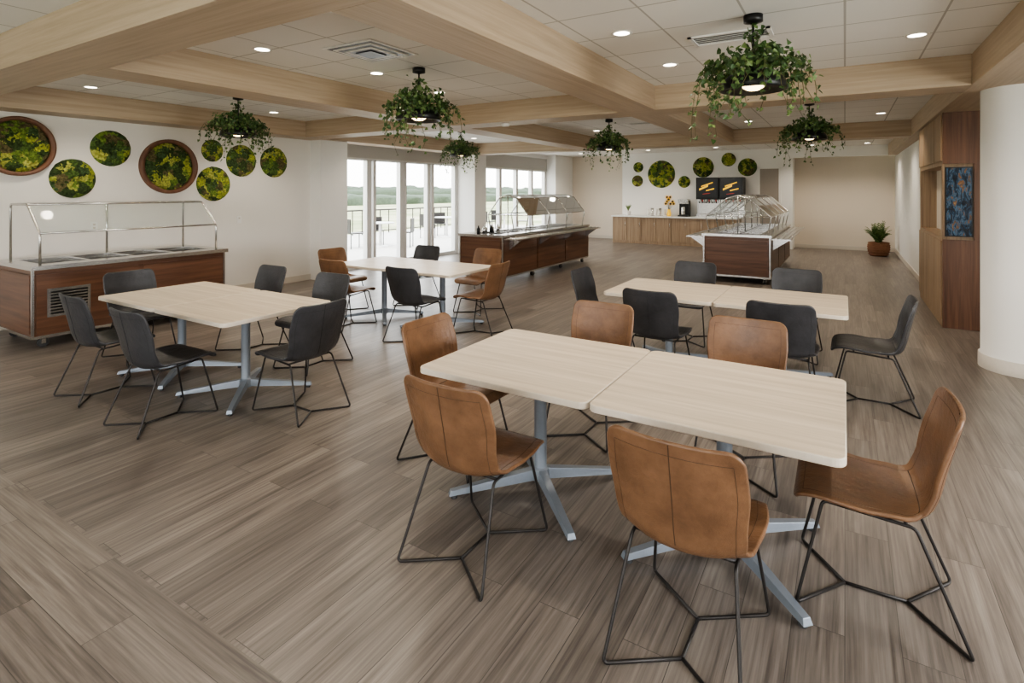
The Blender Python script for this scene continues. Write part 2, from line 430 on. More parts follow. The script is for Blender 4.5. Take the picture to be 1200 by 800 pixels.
def pwin(name, horiz, a0, a1, z0, z1):
    b = MB(); n = 3
    for k in range(n+1):
        c = a0+(a1-a0)*k/n; c = min(max(c, a0+.03), a1-.03)
        if horiz: b.box(c-.03, c+.03, YB-.13, YB-.07, z0, z1, M_alu)
        else: b.box(XR+.07, XR+.13, c-.03, c+.03, z0, z1, M_alu)
    for z in (z0+.03, z1-.03):
        if horiz: b.box(a0, a1, YB-.14, YB-.06, z-.03, z+.03, M_alu)
        else: b.box(XR+.06, XR+.14, a0, a1, z-.03, z+.03, M_alu)
    b.obj(name)
pwin("unseen_window_3", True, -7.5, -4.5, .7, 2.6); pwin("unseen_window_4", True, -3.0, .5, .7, 2.6)  # out of view, added behind the camera to let fill light in
pwin("unseen_window_5", False, -2.6, -.2, .8, 2.5); pwin("unseen_window_6", False, 1.0, 4.0, .8, 2.5)  # out of view, added on the right to let fill light in

# outside
b = MB(); b.box(-400, 300, -300, 400, -0.6, -0.2, M_grass); b.obj("lawn_ground")
b = MB(); b.box(-17, -9.3, 2, 24, -0.2, -0.05, M_conc); b.obj("patio_slab")
b = MB()
n = 170
for row, (xx, h) in enumerate(((-55, 1.2), (-80, 2.3), (-120, 3.2))):
    i0 = len(b.v)
    for k in range(n+1):
        y = -40+k*1.6
        hh = h+0.45*noise.noise(Vector((y*0.10, row*7, 0)))*(row+1)*0.7+0.35*noise.noise(Vector((y*0.5, row*3, 4)))+.2*noise.noise(Vector((y*1.7, row*5, 9)))
        b.v += [(xx, y, -0.2), (xx+1.5*noise.noise(Vector((y*0.3,1,row))), y, hh*0.6), (xx-2, y, hh), (xx-6, y, -0.2)]
    for k in range(n):
        for j in range(3):
            a = i0+k*4+j; b.face([a, a+4, a+5, a+1], M_tree, True)
b.obj("tree_line")
b = MB()
for k in range(40):
    y = 3+k*0.5; b.box(-16.52, -16.49, y, y+0.03, -0.05, 0.92, M_iron)
b.box(-16.54, -16.47, 3, 22.6, 0.9, 0.96, M_iron); b.box(-16.52, -16.49, 3, 22.6, 0.05, 0.09, M_iron)
b.obj("patio_railing")
def patio_set(x, y):
    b = MB()
    b.lathe((x,y,0), [(0,0.72),(0.45,0.72),(0.45,0.69),(0,0.69)], M_alu, 20); b.tube([(x,y,-0.04),(x,y,0.7)], 0.04, M_alu)
    b.lathe((x,y,0), [(0,0),(0.25,-0.02),(0.25,-0.05)], M_alu, 16)
    b.obj("patio_table")
    for a in (0.4, 2.2, 4.2):
        c = MB()
        c.box(-.22,.22,-.22,.22,.40,.43,M_iron); c.box(-.22,.22,-.24,-.21,.43,.85,M_iron)
        for sx in (-.2,.2):
            for sy in (-.2,.2): c.tube([(sx,sy,-.05),(sx,sy,.41)], .015, M_iron, 6)
        c.obj("patio_chair", (x-math.sin(a)*.8, y-math.cos(a)*.8, 0), (0,0,-a))
patio_set(-12.5, 12.5); patio_set(-13.0, 16.5); patio_set(-12.6, 20.0)

# ------------------------------------------------------------------ chairs
def catmull(P, n):
    out = []; P = [Vector(p) for p in P]; Q = [P[0]*2-P[1]]+P+[P[-1]*2-P[-2]]
    for k in range(1, len(Q)-2):
        for i in range(n):
            t = i/n; a, b_, c, d = Q[k-1], Q[k], Q[k+1], Q[k+2]
            out.append(0.5*((2*b_)+(c-a)*t+(2*a-5*b_+4*c-d)*t*t+(3*b_-a-3*c+d)*t**3))
    out.append(P[-1]); return out

def chair_mesh(name, ML, MS):
    b = MB()
    prof = catmull([(.288,.422),(.265,.446),(.20,.456),(.08,.443),(-.04,.424),(-.125,.422),(-.180,.450),(-.207,.52),(-.230,.63),(-.254,.74),(-.278,.85)], 12)
    L = [0]
    for k in range(1, len(prof)): L.append(L[-1]+(prof[k]-prof[k-1]).length)
    tot = L[-1]
    def at(u):
        u = min(max(u,0),tot)
        for k in range(1, len(L)):
            if L[k] >= u:
                t = (u-L[k-1])/max(1e-9, L[k]-L[k-1]); return prof[k-1].lerp(prof[k], t), (prof[k]-prof[k-1]).normalized()
        return prof[-1], (prof[-1]-prof[-2]).normalized()
    def interp(u, tab):
        x = u/tot
        for (a, va), (c, vc) in zip(tab, tab[1:]):
            if x <= c:
                t = (x-a)/(c-a); t = t*t*(3-2*t); return va+(vc-va)*t
        return tab[-1][1]
    W = [(0,.218),(.2,.246),(.40,.236),(.52,.214),(.64,.222),(.82,.236),(1,.230)]
    C = [(0,.004),(.25,.014),(.42,.038),(.53,.068),(.68,.052),(1,.034)]
    us = [0,.003,.009,.018,.030,.042,.055]; m = 26
    us += [.055+(tot-.11)*k/m for k in range(1, m)]
    us += [tot-x for x in (.055,.042,.030,.018,.009,.003,0)]
    SN = 16; G = []
    for u in us:
        p, t = at(u)
        nrm = Vector((t[1], -t[0]))
        rad = .052
        w = interp(u, W); e = min(u, tot-u)
        if e < rad: w = w-rad+math.sqrt(max(0, rad*rad-(rad-e)**2))
        c = interp(u, C); row = []
        for k in range(SN+1):
            s = -1+2*k/SN; off = c*abs(s*w/.235)**2.2
            row.append(Vector((s*w, p[0]+nrm[0]*off, p[1]+nrm[1]*off)))
        G.append(row)
    R = len(G); Nn = []
    for r in range(R):
        row = []
        for k in range(SN+1):
            du = G[min(R-1,r+1)][k]-G[max(0,r-1)][k]; dv = G[r][min(SN,k+1)]-G[r][max(0,k-1)]
            row.append(du.cross(dv).normalized())
        Nn.append(row)
    th = .0085
    sgn = 1 if Nn[8][SN//2].z > 0 else -1
    def pf(k):
        return 1+.35*(1-abs(-1+2*k/SN)**4)
    i0 = len(b.v)
    for r in range(R):
        for k in range(SN+1): b.v.append(tuple(G[r][k]+Nn[r][k]*sgn*th*pf(k)))
    i1 = len(b.v)
    for r in range(R):
        for k in range(SN+1): b.v.append(tuple(G[r][k]-Nn[r][k]*sgn*th))
    w = SN+1
    for r in range(R-1):
        for k in range(SN):
            a = i0+r*w+k; q = [a, a+1, a+w+1, a+w]; b.face(q if sgn < 0 else q[::-1], ML, True)
            a = i1+r*w+k; q = [a, a+w, a+w+1, a+1]; b.face(q if sgn < 0 else q[::-1], ML, True)
    bd = [(r,0) for r in range(R)]+[(R-1,k) for k in range(1,SN+1)]+[(r,SN) for r in range(R-2,-1,-1)]+[(0,k) for k in range(SN-1,0,-1)]
    edge = [tuple(G[r][k]) for r, k in bd]; edge.append(edge[0])
    b.tube(edge, th*1.04, ML, 8, False)
    hb = [r for r in range(R) if us[r] > tot*.56]
    b.tube([G[r][SN//2]-Nn[r][SN//2]*sgn*(th+.0002) for r in hb], .0020, MS, 5)
    for sd in (1,-1):
        rr = list(range(5, R-5)); k0, k1 = 1, SN-1
        loop = [(r,k0) for r in rr]+[(rr[-1],k) for k in range(k0+1,k1+1)]+[(r,k1) for r in rr[::-1][1:]]+[(rr[0],k) for k in range(k1-1,k0-1,-1)]
        b.tube([G[r][k]+Nn[r][k]*sgn*sd*(th*(pf(k) if sd>0 else 1)+.0001) for r, k in loop], .0011, MS, 4)
    kk = min(range(R), key=lambda r: abs(us[r]-tot*.50))
    b.tube([G[kk][k]+Nn[kk][k]*sgn*(th*pf(k)+.0002) for k in range(1,SN)], .0024, MS, 5)
    r0 = .0068
    for sx in (-1, 1):
        path = fillet([(0,-.11,r0),(sx*.235,-.285,r0),(sx*.185,-.12,.410),(sx*.185,.19,.43),(sx*.235,.285,r0),(0,.11,r0)], .022)
        b.tube(path, r0, M_iron, 8)
    b.tube([(0,-.112,r0),(0,.112,r0)], r0, M_iron, 8)
    b.tube([(-.185,.14,.428),(.185,.14,.428)], r0, M_iron, 8); b.tube([(-.185,-.09,.411),(.185,-.09,.411)], r0, M_iron, 8)
    return b.mesh(name)

ME_B = chair_mesh("dining_chair_cognac", M_brown, M_brownS)
ME_D = chair_mesh("dining_chair_charcoal", M_dark, M_darkS)
F, BK, RT, LF = 0, math.pi, -math.pi/2, math.pi/2   # facing +Y, -Y, +X, -X
chairs = [
 (-1.51,2.14,F,'B'),(-.50,2.12,F,'B'),(.11,2.77,LF,'B'),(-2.12,2.78,RT,'B'),(-1.55,3.62,BK,'B'),(-.55,3.62,BK,'B'),
 (-1.42,4.82,F,'D'),(-.42,4.82,F,'D'),(-2.2,5.42,RT,'D'),(.2,5.28,LF,'D'),(-1.52,6.42,BK,'D'),(-.45,6.38,BK,'D'),
 (-5.36,2.16,F,'D'),(-4.36,2.12,F,'D'),(-3.62,2.78,LF,'D'),(-6.2,2.8,RT,'D'),(-5.5,3.6,BK,'D'),(-4.45,3.56,BK,'D'),
 (-5.4,4.82,F,'B'),(-4.2,4.76,F,'D'),(-3.72,5.42,LF,'B'),(-6.2,5.45,RT,'B'),(-5.5,6.28,BK,'D'),(-4.45,6.38,BK,'B'),
]
for x, y, a, c in chairs:
    place(ME_B if c == 'B' else ME_D, "dining_chair", (x, y, 0), (0, 0, a+random.uniform(-.04,.04)))

# ------------------------------------------------------------------ tables
def table_mesh():
    b = MB(); h = .74
    b.rrect(-.5,.5,-.495,.495,.045,h-.034,h,M_top,M_edge)
    b.box(-.28,.28,-.03,.03,h-.052,h-.034,M_grey); b.box(-.03,.03,-.28,.28,h-.056,h-.034,M_grey)
    b.lathe((0,0,0), [(.085,h-.056),(.085,h-.064),(.036,h-.075),(.036,.12),(.05,.11),(.055,.05),(.03,.045)], M_grey, 28)
    for a in (45,135,225,315):
        c, s = math.cos(math.radians(a)), math.sin(math.radians(a))
        def P(u, v, z): return (c*u-s*v, s*u+c*v, z)
        b.hexa([P(.02,-.03,.055),P(.53,-.022,.018),P(.53,.022,.018),P(.02,.03,.055)],
               [P(.02,-.024,.115),P(.52,-.017,.045),P(.52,.017,.045),P(.02,.024,.115)], M_grey)
        b.lathe(P(.50,0,0), [(0,0),(.018,0),(.018,.02)], M_rubber, 12)
    return b.mesh("dining_table")
TM = table_mesh()
for x, y in ((-1.498,2.77),(-.494,2.77),(-5.34,2.77),(-4.336,2.77),(-5.34,5.42),(-4.336,5.42),(-1.48,5.4),(-.476,5.4)):
    place(TM, "dining_table", (x,y,0), (0,0,0), .002)

# ------------------------------------------------------------------ moss art
def moss(name, r, loc, rot, framed=False, seed=0):
    b = MB(); RN, AN = 32, 100; i0 = len(b.v); rr = r*(0.88 if framed else 1)
    b.v.append((0,0,.05))
    for i in range(1, RN+1):
        for j in range(AN):
            t = i/RN; a = 2*math.pi*j/AN; edge = 1+.03*noise.noise(Vector((math.cos(a)*5, math.sin(a)*5, seed)))
            x = rr*t*math.cos(a)*edge; y = rr*t*math.sin(a)*edge
            vd = noise.voronoi(Vector((x*13, y*13, seed*2.3)))[0][0]
            h = .035+.03*noise.noise(Vector((x*8, y*8, seed*3.1)))+.035*max(0, .8-vd)+.014*noise.noise(Vector((x*40, y*40, seed)))
            h *= (1-t**10)
            b.v.append((x, y, max(h, .003)))
    for j in range(AN): b.face([i0, i0+1+j, i0+1+(j+1)%AN], M_moss, True)
    for i in range(RN-1):
        for j in range(AN):
            a = i0+1+i*AN+j; c = i0+1+i*AN+(j+1)%AN; b.face([a, a+AN, c+AN, c], M_moss, True)
    b.disc((0,0,0.001), rr, M_mossback, 48, True)
    if framed:
        b.lathe((0,0,0), [(rr-.004,.0),(rr-.004,.075),(r-.004,.08),(r,.075),(r,0)], M_frame, 72)
    b.obj(name, loc, rot)
RX = (0, math.pi/2, 0); RY = (math.pi/2, 0, 0)
k = 0
for y, z, r, fr in ((2.59,2.26,.37,1),(3.60,2.30,.25,0),(3.16,1.87,.26,0),(4.36,2.075,.41,1),(5.04,2.36,.18,0),(5.06,1.82,.28,0),(5.54,2.22,.27,0),(6.16,2.22,.27,0)):
    k += 1; moss("moss_wall_art", r, (XL+.002, y, z), RX, bool(fr), k)
for x, z, r in ((-5.97,2.045,.19),(-5.94,2.505,.17),(-5.16,2.26,.45),(-4.42,2.0,.19),(-3.83,2.457,.32),(-3.07,2.68,.21),(-2.53,2.43,.27)):
    k += 1; moss("moss_wall_art", r, (x, 17.898, z), RY, False, k)

# ------------------------------------------------------------------ hanging planters
DROP = .50
def planter_mesh(seed, drop):
    rnd = random.Random(seed); b = MB()
    b.lathe((0,0,0), [(0,drop),(.065,drop),(.065,drop-.05),(.02,drop-.06)], M_black, 24)
    b.tube([(0,0,drop-.05),(0,0,.1)], .008, M_black, 8)
    b.lathe((0,0,0), [(.0,.17),(.03,.17),(.04,.12),(.14,.09),(.21,.03),(.23,-.04),(.215,-.045),(.19,-.015),(.1,.0)], M_black, 40)
    b.lathe((0,0,0), [(0,-.045),(.04,-.04),(.07,-.022),(.08,0),(0,.0)], M_lamp, 24)
    def leaf(p, sz, out):
        n = Vector((rnd.gauss(0,.6)+out[0]*.7, rnd.gauss(0,.6)+out[1]*.7, rnd.gauss(.3,.6))).normalized()
        t = Vector((rnd.gauss(0,1), rnd.gauss(0,1), rnd.gauss(-.8,.7))); t = (t-n*t.dot(n)).normalized(); w = n.cross(t)
        f = .12*sz
        pts = [p, p+w*sz*.45+t*sz*.12+n*f, p+w*sz*.28+t*sz*.6+n*f, p+t*sz, p-w*sz*.28+t*sz*.6+n*f, p-w*sz*.45+t*sz*.12+n*f]
        m = M_leaf if rnd.random() < .62 else M_leaf2
        i = len(b.v); b.v += [tuple(q) for q in pts]; b.face([i,i+1,i+2,i+3], m); b.face([i,i+3,i+4,i+5], m)
    for _ in range(470):
        a = rnd.uniform(0, 6.283); r = rnd.gauss(.24,.07); z = .12+rnd.gauss(.02,.04)-max(0,r-.25)*.8+.045*math.sin(a*3+seed)
        if rnd.random() < .25: r = rnd.uniform(.04,.2); z = .16+rnd.uniform(0,.13)*(1.2-r*2)
        leaf(Vector((r*math.cos(a), r*math.sin(a), z)), rnd.uniform(.032,.06), (math.cos(a), math.sin(a)))
    for _ in range(34):
        a = rnd.uniform(0, 6.283); ln = rnd.uniform(.08,.30)+(.18 if rnd.random()<.3 else 0); R0 = rnd.uniform(.23,.28); R1 = R0+rnd.uniform(.04,.17)
        P = []
        nn = 8+int(ln*10)
        for q in range(nn):
            t = q/(nn-1); r = R0+(R1-R0)*math.sin(t*math.pi/2); aa = a+t*rnd.uniform(-.12,.12)
            P.append(Vector((r*math.cos(aa), r*math.sin(aa), .12+.05*math.sin(t*3)-ln*t*t-.04*t)))
        b.tube(P, .0022, M_stem, 4)
        for q in range(1, nn):
            for _2 in range(2): leaf(P[q]+Vector((rnd.gauss(0,.012), rnd.gauss(0,.012), rnd.gauss(0,.012))), rnd.uniform(.026,.050), (math.cos(a), math.sin(a)))
    for _ in range(5):
        a = rnd.uniform(0,6.283); P = [Vector((.1*math.cos(a),.1*math.sin(a),.16)), Vector((.05*math.cos(a+.8),.05*math.sin(a+.8),.25)), Vector((.03*math.cos(a+1.5),.03*math.sin(a+1.5),.36))]
        b.tube(P, .0025, M_stem, 4)
        for p in P:
            for _2 in range(5): leaf(p+Vector((rnd.gauss(0,.03), rnd.gauss(0,.03), rnd.gauss(0,.03))), rnd.uniform(.03,.05), (math.cos(a), math.sin(a)))
    return b.mesh("hanging_planter_lamp")
PM = [planter_mesh(3, DROP), planter_mesh(11, DROP)]
plants = [(-.565,4.27),(-3.75,4.3),(-6.9,4.3),(-3.55,9.1),(-.43,8.8),(-6.8,9.1)]
for i, (x, y) in enumerate(plants):
    place(PM[i%2], "hanging_planter_lamp", (x,y,ZC-DROP), (0,0,i*1.3))
    l = bpy.data.lights.new("pendant_bulb", 'SPOT'); l.energy = 30; l.spot_size = 2.3; l.spot_blend = .8; l.color = (1,.82,.6); l.shadow_soft_size = .05
    o = bpy.data.objects.new("pendant_bulb", l); COL.objects.link(o); o.location = (x,y,ZC-DROP-.06)

# ------------------------------------------------------------------ recessed lights
b = MB()
b.lathe((0,0,0), [(.062,.0),(.062,-.004),(.082,-.006),(.085,0)], M_white, 32); b.disc((0,0,-.002), .062, M_lampw, 32, True)
CAN = b.mesh("recessed_light")
cans = [(x,y) for x in (-7.85,-6.1,-4.45,-2.9,-1.5,.5) for y in (3.0,5.5)]
cans += [(-1.53,4.2),(-4.3,4.25)]
cans += [(x,y) for x in (-7.6,-4.45,-2.9,-1.5,.5) for y in (8.0,10.7)]
cans += [(x,13.6) for x in (-7.6,-5.2,-3.2,-.8,.4)] + [(-7.6,16.9),(-5.2,16.6),(-3.2,16.6),(-.75,17.1),(.5,17.1)]
cans += [(x,y) for x in (-7.5,-4.3,-1.0) for y in (-1.6,.6)] + [(2.4,1.0),(2.4,4.5),(2.4,8.0)]
for x, y in cans:
    place(CAN, "recessed_light", (x,y,ZC-.0005))
    l = bpy.data.lights.new("can_bulb", 'SPOT'); l.energy = 12 if y < 1.5 else (74 if y > 12 else 50); l.spot_size = 2.35; l.spot_blend = .8; l.color = (1,.885,.73); l.shadow_soft_size = .06
    o = bpy.data.objects.new("can_bulb", l); COL.objects.link(o); o.location = (x,y,ZC-.07)

# vents
def vent(name, x, y, w, d):
    b = MB(); z = ZC-.012
    b.box(x-w/2,x+w/2,y-d/2,y-d/2+.03,z,ZC,M_white); b.box(x-w/2,x+w/2,y+d/2-.03,y+d/2,z,ZC,M_white)
    b.box(x-w/2,x-w/2+.03,y-d/2,y+d/2,z,ZC,M_white); b.box(x+w/2-.03,x+w/2,y-d/2,y+d/2,z,ZC,M_white)
    b.box(x-w/2+.03,x+w/2-.03,y-d/2+.03,y+d/2-.03,ZC-.003,ZC-.001,M_black)
    n = 5
    for i in range(n):
        yy = y-d/2+.05+(d-.1)*i/(n-1); b.box(x-w/2+.03,x+w/2-.03,yy-.003,yy+.003,ZC-.006,ZC-.003,M_white)
    b.obj(name)
vent("air_vent", -.80, 4.75, .62, .3)
b = MB()
for q, z in ((.30,-.004),(.235,-.012),(.165,-.02),(.095,-.028)):
    b.box(-q,q,-q,q,z-.008,z,M_white if q>.1 else M_black)
    if q > .1: b.box(-q+.028,q-.028,-q+.028,q-.028,z-.0085,z-.006,M_black)
b.obj("air_vent", (-3.66,3.55,ZC))
vent("air_vent", -.2, 8.0, .62, .3); vent("air_vent", -3.2, 9.9, .6, .3)
b = MB(); b.lathe((0,0,0), [(0,-.04),(.05,-.04),(.06,-.03),(.06,0)], M_white, 24); b.obj("smoke_detector", (-4.2,6.7,ZB))

# ------------------------------------------------------------------ serving counters
def caster(b, x, y):
    b.tube([(x-.02,y,.05),(x+.02,y,.05)], .05, M_rubber, 16); b.box(x-.03,x+.03,y-.03,y+.03,.09,.13,M_steel)
    b.box(x-.03,x-.024,y-.02,y+.02,.04,.1,M_steel); b.box(x+.024,x+.03,y-.02,y+.02,.04,.1,M_steel)

def deck(b, x0, x1, y0, y1, z, wells):
    wx0, wx1 = x0+.22, x1-.22; wy0, wy1 = y0+.15, y1-.15
    b.box(x0,x1,y0,wy0,z-.045,z,M_steel); b.box(x0,x1,wy1,y1,z-.045,z,M_steel)
    b.box(x0,wx0,wy0,wy1,z-.045,z,M_steel); b.box(wx1,x1,wy0,wy1,z-.045,z,M_steel)
    b.box(wx0,wx1,wy0,wy1,z-.16,z-.15,M_well)
    st = (wy1-wy0)/wells
    for i in range(wells):
        a = wy0+i*st
        if i: b.box(wx0,wx1,a-.02,a+.02,z-.045,z-.002,M_steel)
        for (p,q,r,s) in ((wx0,wx0+.01,a,a+st),(wx1-.01,wx1,a,a+st)): b.box(p,q,r,s,z-.15,z-.045,M_well)
        b.box((wx0+wx1)/2-.006,(wx0+wx1)/2+.006,a+.02,a+st-.02,z-.03,z-.004,M_steel)

def body(b, x0, x1, y0, y1, n, zb=.13, zt=.74):
    b.box(x0,x1,y0,y1,zb,zt,M_walY)
    for q in ((x0,x0+.02,y0,y1),(x1-.02,x1,y0,y1)): b.box(*q,zt,.855,M_walY)
    for q in ((x0+.02,x1-.02,y0,y0+.02),(x0+.02,x1-.02,y1-.02,y1)): b.box(*q,zt,.855,M_walX)
    st = (y1-y0)/n
    for i in range(n):
        a = y0+i*st
        for xx, s in ((x0,-1),(x1,1)):
            xa, xb = sorted((xx, xx+s*.014)); b.box(xa,xb,a+.03,a+st-.03,zb+.04,.80,M_walY)
    for yy, s in ((y0,-1),(y1,1)):
        ya, yb = sorted((yy, yy+s*.014)); b.box(x0+.04,x1-.04,ya,yb,zb+.04,.80,M_walX)
    for cx in (x0,x1):
        for cy in (y0,y1): b.box(cx-.012,cx+.012,cy-.012,cy+.012,zb,.855,M_steel)
    b.box(x0-.008,x1+.008,y0-.008,y1+.008,zb-.02,zb+.012,M_steel)

b = MB()
x0,x1,y0,y1 = -8.4,-7.40,2.3,4.4
body(b, x0,x1,y0,y1,2); deck(b, x0-.03,x1+.06,y0-.03,y1+.03,.9,4)
for cx in (x0+.1,x1-.1):
    for cy in (y0+.12,y1-.12): caster(b,cx,cy)
b.box(x1+.014,x1+.02,y0+.12,y0+.52,.33,.64,M_steel)
for i in range(8): b.box(x1+.02,x1+.026,y0+.15,y0+.49,.36+i*.033,.378+i*.033,M_black)
gp = [(-7.45,.9),(-7.45,1.24),(-7.80,1.55),(-8.3,1.55),(-8.3,.9)]
for yy in (y0+.08, y1-.08):
    b.tube(fillet([(x,yy,z) for x,z in gp], .05), .013, M_steel, 10)
b.tube([(-8.3,(y0+y1)/2,.9),(-8.3,(y0+y1)/2,1.55)], .013, M_steel, 10)
for x,z in gp[1:4]: b.tube([(x,y0+.08,z),(x,y1-.08,z)], .011, M_steel, 8)
b.poly([(-7.45,y0+.1,1.24),(-7.45,y1-.1,1.24),(-7.80,y1-.1,1.54),(-7.80,y0+.1,1.54)], M_glass)
b.poly([(-7.80,y0+.1,1.56),(-7.80,y1-.1,1.56),(-8.3,y1-.1,1.56),(-8.3,y0+.1,1.56)], M_glass)
b.obj("hot_food_serving_counter")

def salad_bar(name, x0,x1,y0,y1, n, tr_l, tr_r, gy0, gy1, gn, bottles=False):
    b = MB(); body(b,x0,x1,y0,y1,n); deck(b,x0-.03,x1+.03,y0-.03,y1+.03,.9,n*2)
    for on, xx, s in ((tr_l,x0-.03,-1),(tr_r,x1+.03,1)):
        if on:
            xa, xb = sorted((xx, xx+s*.3)); b.box(xa,xb,y0,y1,.82,.84,M_steel)
            for j in range(3):
                rr = xx+s*(.07+.09*j); b.tube([(rr,y0,.845),(rr,y1,.845)], .008, M_steel, 6)
            q = 4
            for j in range(q):
                yy = y0+.2+(y1-y0-.4)*j/(q-1)
                pts = [(xx,.82),(xx+s*.28,.82),(xx,.62)]
                b.poly([(px,yy-.01,pz) for px,pz in pts], M_steel); b.poly([(px,yy+.01,pz) for px,pz in pts][::-1], M_steel)
                b.poly([(pts[1][0],yy-.01,.82),(pts[1][0],yy+.01,.82),(xx,yy+.01,.62),(xx,yy-.01,.62)], M_steel)
    for cx in (x0+.1,x1-.1):
        for j in range(n+1): caster(b,cx,min(max(y0+(y1-y0)*j/n,y0+.12),y1-.12))
    cx = (x0+x1)/2; hw = (x1-x0)/2
    prof = [(cx-hw+.06,.9),(cx-hw+.0,1.22),(cx-.2,1.56),(cx,1.62),(cx+.2,1.56),(cx+hw-.0,1.22),(cx+hw-.06,.9)]
    for j in range(gn+1):
        yy = gy0+(gy1-gy0)*j/gn
        b.tube(fillet([(x,yy,z) for x,z in prof], .02, 3), .012, M_steel, 8)
        b.tube([(cx,yy,.9),(cx,yy,1.62)], .012, M_steel, 8)
        b.tube([(prof[1][0],yy,1.22),(prof[5][0],yy,1.22)], .009, M_steel, 8)
    for i in (1,2,3,4,5): b.tube([(prof[i][0],gy0,prof[i][1]),(prof[i][0],gy1,prof[i][1])], .009, M_steel, 6)
    for i in (1,2,3,4):
        (xa,za),(xb,zb) = prof[i],prof[i+1]
        b.poly([(xa,gy0,za+.002),(xa,gy1,za+.002),(xb,gy1,zb+.002),(xb,gy0,zb+.002)], M_glass)
    o = b.obj(name)
    if bottles:
        b = MB()
        for i in range(6):
            b.lathe((x0+.35+.05*(i%2),y0+.1+i*.12,.9), [(0,0),(.035,0),(.035,.09),(.012,.12),(.012,.15),(0,.15)], M_steel if i%3 else M_black, 12)
        q = b.obj("condiment_bottles"); q.parent = o
salad_bar("salad_bar", -6.25,-5.3,8.35,12.2, 3, False, True, 9.3, 12.0, 3, True)
salad_bar("salad_bar", -2.3,-1.15,10.8,14.8, 3, True, True, 11.0, 14.6, 4)

# ------------------------------------------------------------------ beverage counter
b = MB()
b.box(-6.6,-2.7,17.25,17.89,.0,.86,M_hickZ)
for i in range(8):
    a = -6.58+i*.4838; b.box(a,a+.465,17.235,17.25,.1,.83,M_hickZ); b.tube([(a+.42,17.22,.55),(a+.42,17.22,.7)],.006,M_steel,6)
b.box(-6.64,-2.66,17.2,17.89,.86,.9,M_counter)
b.obj("beverage_counter", bevel=.003)
CT = .901
for i, x in enumerate((-3.93,-3.24)):
    b = MB()
    b.box(x,x+.66,17.42,17.86,CT,1.0,M_steel); b.box(x,x+.66,17.6,17.86,1.0,1.5,M_steel); b.box(x,x+.66,17.36,17.86,1.45,2.12,M_black)
    b.box(x+.04,x+.62,17.35,17.362,1.52,2.07,M_screen)
    for j in range(6): b.tube([(x+.08+j*.1,17.45,1.33),(x+.08+j*.1,17.45,1.46)], .018, M_black, 8); b.box(x+.06+j*.1,x+.1+j*.1,17.41,17.43,1.38,1.45,M_red if j%2 else M_white)
    for (u0,u1,za,zb,h) in ((.10,.36,1.72,1.84,.06),(.16,.50,1.83,1.95,.035),(.30,.54,1.70,1.76,.035)):
        b.poly([(x+u0,17.345,za),(x+u1,17.345,zb),(x+u1,17.345,zb+h),(x+u0,17.345,za+h)], M_yellow)
    b.poly([(x+.2,17.343,1.60),(x+.42,17.343,1.63),(x+.42,17.343,1.65),(x+.2,17.343,1.62)], M_red)
    b.obj("beverage_dispenser", bevel=.004)
b = MB()
b.box(-4.5,-4.2,17.4,17.8,CT,.95,M_black); b.box(-4.5,-4.2,17.6,17.8,.95,1.4,M_black); b.box(-4.5,-4.2,17.4,17.8,1.3,1.45,M_steel)
b.tube([(-4.35,17.5,.95),(-4.35,17.5,1.2)], .06, M_steel, 16); b.obj("coffee_machine", bevel=.004)
b = MB()
b.lathe((-4.8,17.5,CT), [(0,0),(.05,0),(.07,.08),(.045,.18),(.055,.22)], M_yellow, 20)  # vase glows too, it shares the emissive yellow of the screens
for i in range(9):
    a = i*2.4; r = .05+.1*(i%3)/2; p = Vector((-4.8+r*math.cos(a), 17.5+r*math.sin(a)*.6, 1.3+.07*(i%4)))
    b.tube([(-4.8,17.5,1.08), p], .004, M_stem, 5); b.tube([p+Vector((0,.005,0)), p-Vector((0,.012,0))], .03, M_black, 12)
    for q in range(12):
        t = q*math.pi/6; c, s_ = math.cos(t), math.sin(t)
        b.poly([p+Vector((c*.025-s_*.01,0,s_*.025+c*.01)), p+Vector((c*.085,-.01,s_*.085)), p+Vector((c*.025+s_*.01,0,s_*.025-c*.01))], M_petal)
b.obj("sunflower_vase")
b = MB()
b.lathe((-6.15,17.5,CT), [(0,0),(.06,0),(.08,.12),(.07,.14)], M_white, 20)
for i in range(40):
    a = i*2.39; l = .12+.1*random.random(); c, s_ = math.cos(a), math.sin(a); p = Vector((-6.15,17.5,1.03)); t = p+Vector((c*l*.7,s_*l*.7,l*1.2))
    w = Vector((-s_,c,0))*.012; mmid = (p+t)/2+Vector((0,0,.03)); b.poly([p, mmid+w, t, mmid-w], M_leaf2)
b.obj("potted_plant")
b = MB()
for i in range(5): b.lathe((-5.5+i*.13,17.6,CT), [(0,0),(.035,0),(.045,.22+.03*(i%2)),(0,.22)], M_steel if i%2 else M_white, 16)
b.obj("cup_stack")
b = MB(); b.box(-2.25,-2.18,17.87,17.899,0,2.42,M_white); b.box(-1.67,-1.6,17.87,17.899,0,2.42,M_white); b.box(-2.25,-1.6,17.87,17.899,2.37,2.44,M_white)
b.box(-2.18,-1.67,17.885,17.899,0,2.37,M_door); b.tube([(-1.74,17.86,1.0),(-1.74,17.885,1.0)],.025,M_steel,12); b.obj("door_1")

